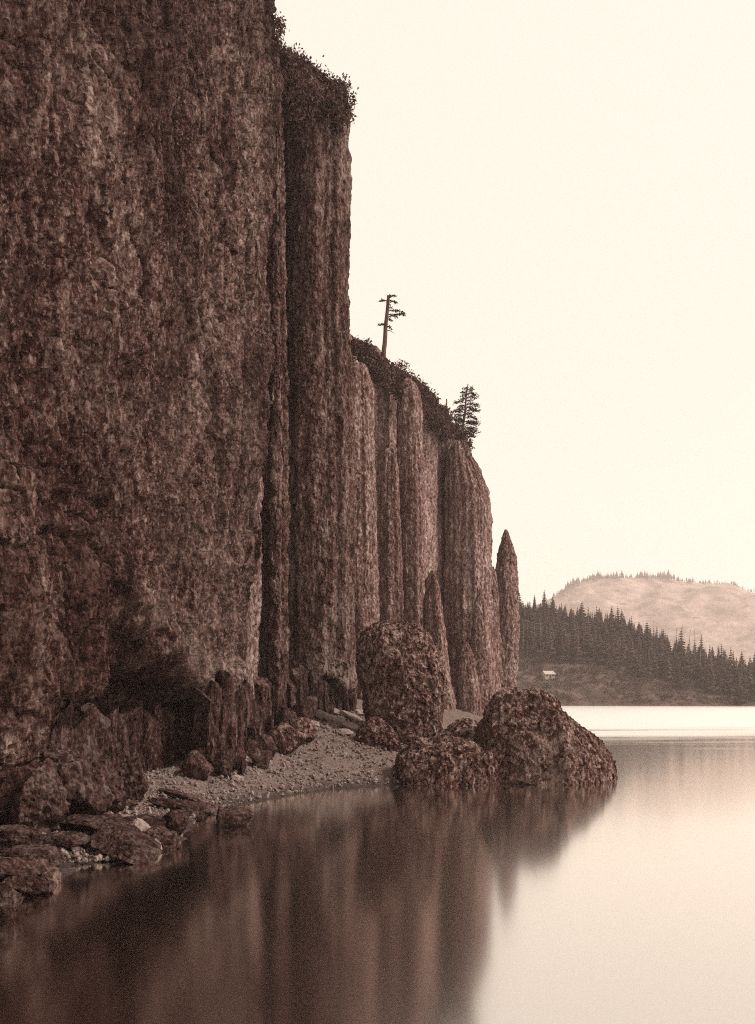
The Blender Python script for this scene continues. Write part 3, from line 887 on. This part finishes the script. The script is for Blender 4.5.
# ------------------------------------------------------------------ shrubs on the cliff brow
def shrub(name, c, rad, seed, nl, leaf, label, cat='shrub', group='shrubs along the cliff top', stems=5, hole=0.35):
    g_ = np.random.default_rng(seed)
    root = bpy.data.objects.new(name, None)
    root.location = (c[0], c[1], c[2] - rad[2])
    COL.objects.link(root)
    bpy.context.view_layer.update()
    tag(root, label, cat, group)
    st = Soup()
    ncl = max(5, stems * 2)
    cc = g_.normal(size=(ncl, 3)); cc /= np.linalg.norm(cc, axis=1, keepdims=True)
    cc *= g_.uniform(0.35, 0.95, (ncl, 1)); cc[:, 2] = cc[:, 2] * 0.8 + 0.1
    base = np.array([c[0], c[1], c[2] - rad[2] * 1.15])
    cw = cc * rad + c
    for q in range(min(ncl, stems)):
        mid = (base + cw[q]) / 2 + g_.normal(0, 0.12, 3) * rad
        st.tube([base, mid, cw[q]], [0.05 * max(rad), 0.035 * max(rad), 0.012 * max(rad)], 5)
    st.build('stem', M_BARK, root)
    k = g_.integers(0, ncl, nl)
    p = cw[k] + g_.normal(0, 0.34, (nl, 3)) * rad * g_.uniform(0.6, 1.1, (nl, 1))
    V = leaf_quads(p, leaf, g_)
    mesh_from('foliage', V, np.arange(len(V)).reshape(-1, 4), M_LEAF, root)
    return root


def leaf_quads(p, leaf, g_, flat=1.0, aspect=0.55):
    n = len(p)
    a = g_.normal(size=(n, 3)); a[:, 2] *= flat; a /= np.linalg.norm(a, axis=1, keepdims=True)
    b_ = np.cross(a, g_.normal(size=(n, 3))); b_ /= np.linalg.norm(b_, axis=1, keepdims=True)
    s_ = leaf * g_.uniform(0.6, 1.4, (n, 1))
    a, b_ = a * s_, b_ * s_ * aspect
    return np.stack([p - a, p - b_ * 0.9, p + a, p + b_], 1).reshape(-1, 3)


b1 = [(282, 62, 90, 8, 9), (290, 66, 93, 10, 10), (298, 70, 95, 9, 9), (306, 76, 95, 11, 11), (315, 83, 95, 10, 10), (325, 88, 95, 10, 10), (335, 92, 95, 10, 12), (343, 97, 96, 8, 14), (348, 108, 95, 6, 13), (328, 108, 92, 9, 11), (312, 104, 91, 10, 13), (296, 96, 90, 9, 16), (288, 84, 89, 8, 12), (303, 124, 91.5, 8, 12), (338, 122, 92.5, 6, 9), (278, 30, 84, 5, 9), (276, 46, 84, 4, 8)]
labs = ['shrub nearest the near cliff on the tallest pillar', ]
for k, (x, y, D, rx, rz) in enumerate(b1):
    c = W(x, y, D - 1.2)
    sc = D / F * 1.3
    lab = {7: 'airy shrub leaning out over the river edge of the tallest pillar', 8: 'loose leafy shrub hanging down the outer edge of the tallest pillar', 15: 'small shrub clinging to the brow of the near cliff', 16: 'tiny shrub growing just under the near cliff brow'}.get(k, 'dark leafy shrub in the thicket capping the tallest pillar')
    shrub('shrub', np.array(c), np.array([rx * sc, rx * sc * 1.1, rz * sc]), 900 + k, 1300 if k not in (7, 8, 15, 16) else 300, 0.16, lab, group='shrubs capping the tallest pillar' if k < 15 else None)
b2 = [(356, 340, 138), (362, 346, 140), (368, 351, 143), (375, 357, 146), (381, 362, 150), (388, 364, 154), (394, 369, 157), (401, 374, 160), (408, 379, 163), (414, 384, 166), (421, 388, 170), (427, 391, 174), (433, 398, 177), (440, 406, 180), (447, 416, 183), (453, 426, 186), (459, 434, 189), (465, 442, 191), (378, 372, 144), (364, 360, 141), (432, 412, 176), (444, 430, 182), (396, 384, 158), (372, 366, 143), (386, 376, 152), (408, 392, 161), (422, 402, 169), (438, 420, 179)]
for k, (x, y, D) in enumerate(b2):
    c = W(x, y + 5, D - 1.0)
    sc = D / F
    r0 = random.uniform(7, 9.5)
    shrub('shrub', np.array(c), np.array([r0 * sc, r0 * sc * 1.2, r0 * sc * 0.9]), 950 + k, 900, 0.24, 'dark leafy shrub in the line along the far cliff brow', group='shrubs along the far cliff brow')
shrub('shrub', np.array(W(400, 366, 160)), np.array([9, 8, 5]) * 160 / F, 990, 130, 0.2, 'thin airy shrub just right of the bare-trunked pine', group=None)


# ------------------------------------------------------------------ two cliff-top conifers
def cliff_tree(name, D, base, top, r0, r1, boughs, label, lean=0.0, dens=55, cat='tree'):
    g_ = np.random.default_rng(int(base[0] * 10))
    root = bpy.data.objects.new(name, None)
    b_, t_ = np.array(W(*base, D)), np.array(W(*top, D))
    root.location = b_
    COL.objects.link(root)
    bpy.context.view_layer.update()
    tag(root, label, cat)
    sc = D / F
    tr = Soup()
    n = 9
    pts = [b_ + (t_ - b_) * q / (n - 1) + (g_.normal(0, 0.05, 3) if 0 < q < n - 1 else 0) for q in range(n)]
    pts[0] = pts[0] - np.array([0, 0, 1.5])
    tr.tube(pts, [r0 + (r1 - r0) * q / (n - 1) for q in range(n)], 8)
    tr.build('trunk', M_BARK, root, True)
    for (y, dx, dy, w) in boughs:      # row on the trunk, reach in px (sign = side), drop in px, needle spread
        t = (y - base[1]) / (top[1] - base[1])
        p0 = b_ + (t_ - b_) * t
        az = g_.uniform(-0.7, 0.7)
        L_ = abs(dx) * sc
        end = p0 + np.array([dx * sc, L_ * az, -dy * sc])
        mid = (p0 + end) / 2 + np.array([0, 0, 0.12 * L_])
        br = Soup()
        br.tube([p0, mid, end], [0.10, 0.07, 0.025], 5)
        bo = br.build('branch', M_BARK, root)
        if w > 0:
            nn = int(dens * w * max(0.5, L_))
            tt = g_.uniform(0.2, 1.05, nn) ** 0.8
            p = p0 + (end - p0) * tt[:, None] + np.array([0, 0, 1]) * (0.10 * L_ * 4 * tt * (1 - tt))[:, None]
            p = p + g_.normal(size=(nn, 3)) * np.array([0.28, 0.45, 0.13]) * w
            V = leaf_quads(p, 0.22, g_, 0.4, 0.4)
            mesh_from('foliage', V, np.arange(len(V)).reshape(-1, 4), M_NEEDLE, bo)
    return root


cliff_tree('pine_tree', 152, (383, 358), (388.5, 295.5), 0.42, 0.25,
           [(297.5, 7, -0.5, .5), (301, -7.5, 0, .5), (301, 9, 1, .5), (309, 4, -1, .5), (311, 17, 2, .5), (314.5, 10, 0, .5), (318, 17, 0, .5), (319, 5, 1, .5), (324.5, -7, .5, .5), (326, 6, 1, .5), (330, 9, 4, 0), (304, 3, 1, .5)],
           'bare-trunked pine with a few short boughs standing on the cliff top', dens=60)
bl = []
for k in range(30):
    y = 388 + 50 * (k / 29) ** 0.95
    side = 1 if k % 2 else -1
    reach = np.interp(y, [386, 395, 405, 418, 430, 440], [3, 8, 12, 18, 17, 14]) * random.uniform(0.35, 1.1)
    if side > 0: reach = min(reach, 13.5)
    bl.append((y, side * reach, random.uniform(-1, 2), random.uniform(.8, 1.35)))
cliff_tree('fir_tree', 192, (462, 437), (468, 384), 0.34, 0.10, bl, 'sparse layered conifer leaning out at the far cliff edge', dens=62)
cliff_tree('dead_tree', 186, (445.5, 424), (446.5, 399), 0.22, 0.12, [(408, 1.5, 0, 0), (414, -2, 0, 0)], 'short bare dead trunk beside the sparse layered conifer')
cliff_tree('fir_tree', 174, (423, 392), (423, 379), 0.2, 0.05, [(382 + k, (1.5 + k * .3) * (1 if k % 2 else -1), 1, .8) for k in range(8)], 'tiny conifer poking from the shrubs on the far cliff brow', dens=50)
for k, (x, y, dx) in enumerate([(470, 449, 9), (474, 458, 8)]):
    pass

# ------------------------------------------------------------------ far bank
fx = np.linspace(-120, 420, 200); fy = np.concatenate([np.linspace(455, 700, 130), np.linspace(705, 1000, 20)])
GX, GY = np.meshgrid(fx, fy, indexing='ij')


def ridge_h(X):
    """height of the wooded ridge along the far bank"""
    return np.interp(X, [-120, 60, 110, 143, 166, 190, 222, 260, 420], [52, 55, 53, 46, 36, 24, 9, 4, 2])


def shore_y(X):
    return np.interp(X, [-120, 60, 100, 150, 200, 420], [500, 488, 480, 470, 466, 460])


def bank_z(X, Y):
    t = (Y - shore_y(X)) / 150.0
    H = ridge_h(X)
    z = np.where(t < 0, t * 20, H * (1 - (1 - np.clip(t, 0, 1)) ** 1.25))
    z = z + 1.2 * np.clip(t * 12, 0, 1)
    q = np.stack([X / 26, Y / 26, X * 0], -1).reshape(-1, 3)
    return z + (2.2 * fbm(q, 3).reshape(np.shape(X))) * np.clip(t * 4, 0, 1)
Z = bank_z(GX, GY)
bank = mesh_from('far_bank', np.stack([GX.ravel(), GY.ravel(), np.maximum(Z, -2.5).ravel()], 1), grid_faces(len(fx), len(fy)), M_SLOPE, smooth=True)
tag(bank, kind='structure')


def fir_mesh(seed, h=1.0, full=1.0):
    g_ = np.random.default_rng(seed)
    s_ = Soup()
    s_.tube([(0, 0, -0.05), (0, 0, h * 0.5), (0, 0, h * 0.98)], [0.016, 0.012, 0.003], 5, 1)
    lay = 15
    z0 = 0.16 + 0.14 * g_.random()
    for k in range(lay):
        t = k / (lay - 1)
        z = z0 + (0.985 - z0) * t
        R = 0.19 * full * (1 - t) ** 0.8 + 0.012
        nb = 8 if t < 0.7 else 6
        a0 = g_.uniform(0, 6.28)
        for j in range(nb):
            a = a0 + 6.283 * j / nb + g_.normal(0, 0.22)
            rr = R * g_.uniform(0.55, 1.25)
            dz = rr * g_.uniform(0.25, 0.7)
            wv = 0.45 * rr + 0.008
            c, sn = math.cos(a), math.sin(a)
            s_.add([(0, 0, z + 0.025), (c * rr * .6 - sn * wv, sn * rr * .6 + c * wv, z - dz * .5), (c * rr, sn * rr, z - dz), (c * rr * .6 + sn * wv, sn * rr * .6 - c * wv, z - dz * .5)], [(0, 1, 2), (0, 2, 3)])
    return s_


fir_protos = []
for k in range(6):
    sp = fir_mesh(40 + k, 1.0, [1, .8, 1.15, .7, .95, 1.3][k])
    me = bpy.data.meshes.new('fir_tree')
    me.from_pydata(np.concatenate(sp.v).tolist(), [], sp.f)
    me.materials.append(M_FIR); me.materials.append(M_BARK)
    me.polygons.foreach_set('material_index', np.array(sp.m, dtype=np.int32))
    fir_protos.append((me, sp))
spots = []
g_ = np.random.default_rng(2024)
tries = 0
while len(spots) < 1500 and tries < 60000:
    tries += 1
    X = g_.uniform(40, 330); Y = g_.uniform(470, 690)
    t = (Y - shore_y(X)) / 150
    xp = CXP + F * X / Y
    lim = np.interp(xp, [500, 540, 580, 620, 660, 700, 740, 800], [0.42, 0.38, 0.34, 0.28, 0.20, 0.12, 0.04, 0.02])
    if t < lim + g_.normal(0, 0.04): continue
    z = float(bank_z(np.array([[X]]), np.array([[Y]]))[0, 0])
    h = g_.uniform(12, 21) * (1.0 if t < 0.85 else 0.85) * np.interp(xp, [520, 600, 755], [0.85, 0.88, 0.88])
    if g_.random() < 0.14: h *= g_.uniform(1.15, 1.4)
    top = HY - F * (z + h - CH) / Y
    spots.append((X, Y, z, h, xp, top))
# those that show: top of the tree above whatever stands in front, approximated by order of nearness per column
spots = [q for q in spots if 505 < q[4] < 775]
hor = {}
show = []
for q in sorted(spots, key=lambda q: q[1]):
    col = int(q[4] // 3)
    cur = hor.get(col, 720)
    vis = cur - q[5]
    show.append((vis, q))
    hor[col] = min(cur, q[5])
show.sort(key=lambda t: -t[0])
things, rest = show[:295], show[295:1500]
for k, (_, q) in enumerate(things):
    o = bpy.data.objects.new('fir_tree', fir_protos[k % 6][0])
    COL.objects.link(o)
    o.location = (q[0], q[1], q[2] - 0.4)
    o.scale = (q[3] * random.uniform(.85, 1.2),) * 2 + (q[3],)
    o.rotation_euler = (0, 0, random.uniform(0, 6.28))
    tag(o, 'dark conifer in the dense forest covering the far bank', 'tree', 'conifers of the far bank forest')
V, Fs, Ms, n_ = [], [], [], 0
for k, (_, q) in enumerate(rest):
    sp = fir_protos[k % 6][1]
    v = np.concatenate(sp.v) * (q[3], q[3], q[3]) + (q[0], q[1], q[2] - 0.4)
    V.append(v)
    Fs += [tuple(i + n_ for i in f) for f in sp.f]
    Ms += sp.m
    n_ += len(v)
fo = mesh_from('forest', np.vstack(V), Fs, [M_FIR, M_BARK], midx=Ms)
tag(fo, 'dense mass of conifers behind the front trees of the far bank', 'forest', kind='stuff')

# bare pale trunks along the forest edge
g_ = np.random.default_rng(55)
GSN = 'bare pale trunks at the far forest edge'
for k, (xp, yb_, hp) in enumerate([(523, 655, 30), (527, 652, 24), (535, 650, 26), (540, 648, 34), (546, 649, 22), (565, 652, 24), (570, 653, 20), (578, 655, 26), (584, 652, 18), (549, 688, 12), (563, 682, 14), (600, 660, 16), (676, 668, 40), (682, 668, 44), (688, 672, 42), (694, 676, 46), (700, 678, 44), (706, 680, 38), (664, 664, 30), (712, 684, 34), (640, 660, 22), (722, 688, 36), (650, 664, 24)]):
    Y = 500.0
    for _ in range(60):
        X = (xp - CXP) / F * Y
        z = float(bank_z(np.array([[X]]), np.array([[Y]]))[0, 0])
        row = HY - F * (z - CH) / Y
        if row <= yb_: break
        Y += 2.5
    h = hp * Y / F
    sn = Soup()
    lx = g_.normal(0, 0.03)
    sn.tube([(X, Y, z - 0.5), (X + lx * h * .5, Y, z + h * .5), (X + lx * h, Y, z + h)], [0.28, 0.2, 0.08], 5)
    for q in range(5):
        t = g_.uniform(0.45, 0.95); a = g_.uniform(0, 6.28); L_ = h * 0.07
        p0 = np.array([X + lx * h * t, Y, z + h * t])
        sn.tube([p0, p0 + (L_ * math.cos(a), L_ * math.sin(a), L_ * 0.3)], [0.07, 0.03], 4)
    tag(sn.build('dead_tree', M_SNAG), 'bare pale dead trunk at the forest edge of the far bank', 'tree', GSN)

# brush on the clearing: ground cover
g_ = np.random.default_rng(66)
pp = []
for _ in range(5200):
    X = g_.uniform(60, 300); Y = g_.uniform(460, 620)
    t = (Y - shore_y(X)) / 150
    if t < 0.02 or t > 0.62: continue
    z = float(bank_z(np.array([[X]]), np.array([[Y]]))[0, 0])
    rr = g_.uniform(0.5, 2.4)
    n = int(20 * rr)
    pp.append(np.array([X, Y, z + rr * 0.35]) + g_.normal(size=(n, 3)) * rr * np.array([0.55, 0.55, 0.4]))
pp = np.vstack(pp)
V = leaf_quads(pp, 0.42, g_)
tag(mesh_from('brush', V, np.arange(len(V)).reshape(-1, 4), M_BRUSH), 'low scrub covering the cleared slope of the far bank', 'scrub', kind='stuff')


def on_bank(xp, yp):
    Y = 480.0
    for _ in range(400):
        X = (xp - CXP) / F * Y
        z = float(bank_z(np.array([[X]]), np.array([[Y]]))[0, 0])
        if HY - F * (z - CH) / Y <= yp: break
        Y += 0.5
    return np.array([X, Y, z])


def strip(name, pts, w, m_):
    V, Fs = [], []
    for k, p in enumerate(pts):
        V += [p + (0, -w, 0.25), p + (0, w, 0.35)]
        V[-1][2] = max(V[-1][2], float(bank_z(np.array([[V[-1][0]]]), np.array([[V[-1][1]]]))[0, 0]) + 0.15)
        V[-2][2] = max(V[-2][2], float(bank_z(np.array([[V[-2][0]]]), np.array([[V[-2][1]]]))[0, 0]) + 0.15)
        if k: Fs.append((2 * k - 2, 2 * k, 2 * k + 1, 2 * k - 1))
    return tag(mesh_from(name, V, Fs, m_), kind='structure')
strip('path', [on_bank(x, y) for x, y in ((516, 648), (524, 649.5), (532, 651), (540, 652.5), (548, 654.5), (556, 656.5), (564, 657.5), (572, 658.5), (580, 661))], 0.9, M_PATH)

# cottage
c = on_bank(548, 678)
root = bpy.data.objects.new('cottage', None)
root.location = c
root.rotation_euler = (0, 0, 0.35)
COL.objects.link(root)
bpy.context.view_layer.update()
tag(root, 'small pale gabled cottage alone on the cleared far slope', 'house')


def part(name, V, Fs, m_, parent):
    o = mesh_from(name, V, Fs, m_)
    o.parent = parent
    return o


def boxv(x0, x1, y0, y1, z0, z1):
    return [(x0, y0, z0), (x1, y0, z0), (x1, y1, z0), (x0, y1, z0), (x0, y0, z1), (x1, y0, z1), (x1, y1, z1), (x0, y1, z1)], [(0, 3, 2, 1), (4, 5, 6, 7), (0, 1, 5, 4), (1, 2, 6, 5), (2, 3, 7, 6), (3, 0, 4, 7)]
hw, hd, hh, rh = 2.9, 2.2, 2.0, 1.5
V = [(-hw, -hd, -1), (hw, -hd, -1), (hw, hd, -1), (-hw, hd, -1), (-hw, -hd, hh), (hw, -hd, hh), (hw, hd, hh), (-hw, hd, hh), (-hw, 0, hh + rh), (hw, 0, hh + rh)]
part('wall', V, [(0, 1, 5, 4), (1, 2, 6, 9, 5), (2, 3, 7, 6), (3, 0, 4, 8, 7)], M_WALL, root)
e = 0.35
V = [(-hw - e, -hd - e, hh - .2), (hw + e, -hd - e, hh - .2), (hw + e, 0, hh + rh + .08), (-hw - e, 0, hh + rh + .08), (-hw - e, hd + e, hh - .2), (hw + e, hd + e, hh - .2)]
V2 = [(x, y, z + 0.18) for x, y, z in V]
rf = part('roof', V + V2, [(0, 1, 2, 3), (3, 2, 5, 4), (9, 8, 7, 6), (10, 11, 8, 9), (0, 6, 7, 1), (4, 5, 11, 10), (1, 7, 8, 2), (2, 8, 11, 5), (0, 3, 9, 6), (3, 4, 10, 9)], M_ROOF, root)
v, f = boxv(-1.4, -0.8, 0.4, 1.0, hh + 0.6, hh + rh + 1.0)
part('chimney', v, f, M_COLUMN, rf)
v, f = boxv(-0.4, 0.5, -hd - 0.06, -hd + 0.02, -0.2, 1.9)
part('door', v, f, M_HOLE, root)
for x in (-2.2, 1.5):
    v, f = boxv(x, x + 0.9, -hd - 0.05, -hd + 0.02, 0.8, 1.8)
    part('window', v, f, M_HOLE, root)

# ------------------------------------------------------------------ far mountain
mx = np.linspace(-900, 2600, 260); my = np.linspace(2300, 3900, 110)
GX, GY = np.meshgrid(mx, my, indexing='ij')
XR = [-900, 300, 500, 590, 620, 700, 890, 990, 1113, 1192, 1260, 1420, 1700, 2600]
HR = [40, 160, 280, 325, 350, 366, 368, 354, 347, 316, 280, 200, 120, 60]
top = np.interp(GX, XR, HR)
t = np.clip((GY - 2350) / 650, 0, 1)
q = np.stack([GX / 190, GY / 190, GX * 0], -1).reshape(-1, 3)
nz = fbm(q, 5).reshape(GX.shape)
Z = top * (np.clip(t * 1.02, 0, 1) ** 0.8) + nz * 75 * np.sin(np.clip(t, 0, 1) * math.pi) - 2
Z = np.where(t >= 1, top - 0.02 * (GY - 3000), Z)
mo = mesh_from('mountain', np.stack([GX.ravel(), GY.ravel(), Z.ravel()], 1), grid_faces(len(mx), len(my)), M_MOUNT, smooth=True)
tag(mo, kind='structure')
g_ = np.random.default_rng(88)
V, Fs, n_ = [], [], 0
for k in range(520):
    X = g_.uniform(560, 1250)
    Y = g_.uniform(2960, 3050)
    z = np.interp(X, XR, HR) - 6
    sp = fir_protos[k % 6][1]
    h = g_.uniform(6, 26) * (1.0 if X < 950 else 0.55) * (0.55 + 0.45 * math.sin(X / 23.0) ** 2)
    v = np.concatenate(sp.v) * (h * 1.3, h * 1.3, h + 6) + (X, Y, z)
    V.append(v); Fs += [tuple(i + n_ for i in f) for f in sp.f]; n_ += len(v)
tag(mesh_from('mountain_forest', np.vstack(V), Fs, M_FIR), 'thin line of trees along the flat mountain top', 'forest', kind='stuff')

# ------------------------------------------------------------------ haze
v, f = boxv(-1700, 2700, -120, 3950, -4.0, 450)
m = bpy.data.materials.new('haze')
m.use_nodes = True
nt = m.node_tree
nt.nodes.clear()
out = nt.nodes.new('ShaderNodeOutputMaterial')
pv = nt.nodes.new('ShaderNodeVolumePrincipled')
pv.inputs['Color'].default_value = (1.0, 0.86, 0.79, 1)
pv.inputs['Density'].default_value = 0.00015
pv.inputs['Anisotropy'].default_value = 0.2
nt.links.new(pv.outputs[0], out.inputs['Volume'])
tag(mesh_from('haze', v, f, m), 'pale haze over the river', 'haze', kind='stuff')

# ------------------------------------------------------------------ light, sky, camera
EL, AZ = math.radians(46), math.radians(99)      # azimuth clockwise from +Y: from the right, a little behind the camera
w = bpy.data.worlds.new('World')
scene.world = w
w.use_nodes = True
nt = w.node_tree
nt.nodes.clear()
out = nt.nodes.new('ShaderNodeOutputWorld')
bg = nt.nodes.new('ShaderNodeBackground')
sk = nt.nodes.new('ShaderNodeTexSky')
sk.sky_type = 'NISHITA'
sk.sun_disc = False
sk.sun_elevation = EL
sk.sun_rotation = AZ
bw = nt.nodes.new('ShaderNodeRGBToBW')
nt.links.new(sk.outputs[0], bw.inputs[0])
# overcast veil: level the sky's brightness, tone it cream like the print
lev = math_(nt, 'ADD', math_(nt, 'MULTIPLY', bw.outputs[0], 0.03), 4.6)
sc_ = nt.nodes.new('ShaderNodeVectorMath'); sc_.operation = 'SCALE'
sc_.inputs[0].default_value = (1.03, 0.925, 0.815)
nt.links.new(lev, sc_.inputs['Scale'])
nt.links.new(sc_.outputs[0], bg.inputs['Color'])
bg.inputs['Strength'].default_value = 0.10
nt.links.new(bg.outputs[0], out.inputs['Surface'])

sl = bpy.data.lights.new('sun', 'SUN')
sl.energy = 2.3
sl.angle = math.radians(15)
sl.color = (1.0, 0.95, 0.88)
so = bpy.data.objects.new('sun', sl)
COL.objects.link(so)
from mathutils import Vector
dirv = Vector((math.sin(AZ) * math.cos(EL), math.cos(AZ) * math.cos(EL), math.sin(EL)))
so.rotation_euler = dirv.to_track_quat('Z', 'Y').to_euler()

cam = bpy.data.cameras.new('camera')
co = bpy.data.objects.new('camera', cam)
COL.objects.link(co)
co.location = (0, 0, CH)
co.rotation_euler = (math.pi / 2, 0, 0)
cam.sensor_fit = 'VERTICAL'
cam.sensor_height = 36
cam.lens = F / 1024 * 36
cam.shift_y = (HY - 512) / 1024
cam.clip_end = 9000
scene.camera = co

scene.render.resolution_x, scene.render.resolution_y = 755, 1024
scene.render.engine = 'CYCLES'
scene.cycles.volume_bounces = 3
scene.cycles.max_bounces = 8
scene.cycles.filter_width = 1.1
scene.cycles.use_denoising = False
scene.cycles.denoising_input_passes = 'RGB_ALBEDO_NORMAL'
scene.cycles.denoising_prefilter = 'ACCURATE'
vs = scene.view_settings
vs.view_transform = 'Standard'
vs.look = 'None'
vs.exposure = 1.10
vs.gamma = 1
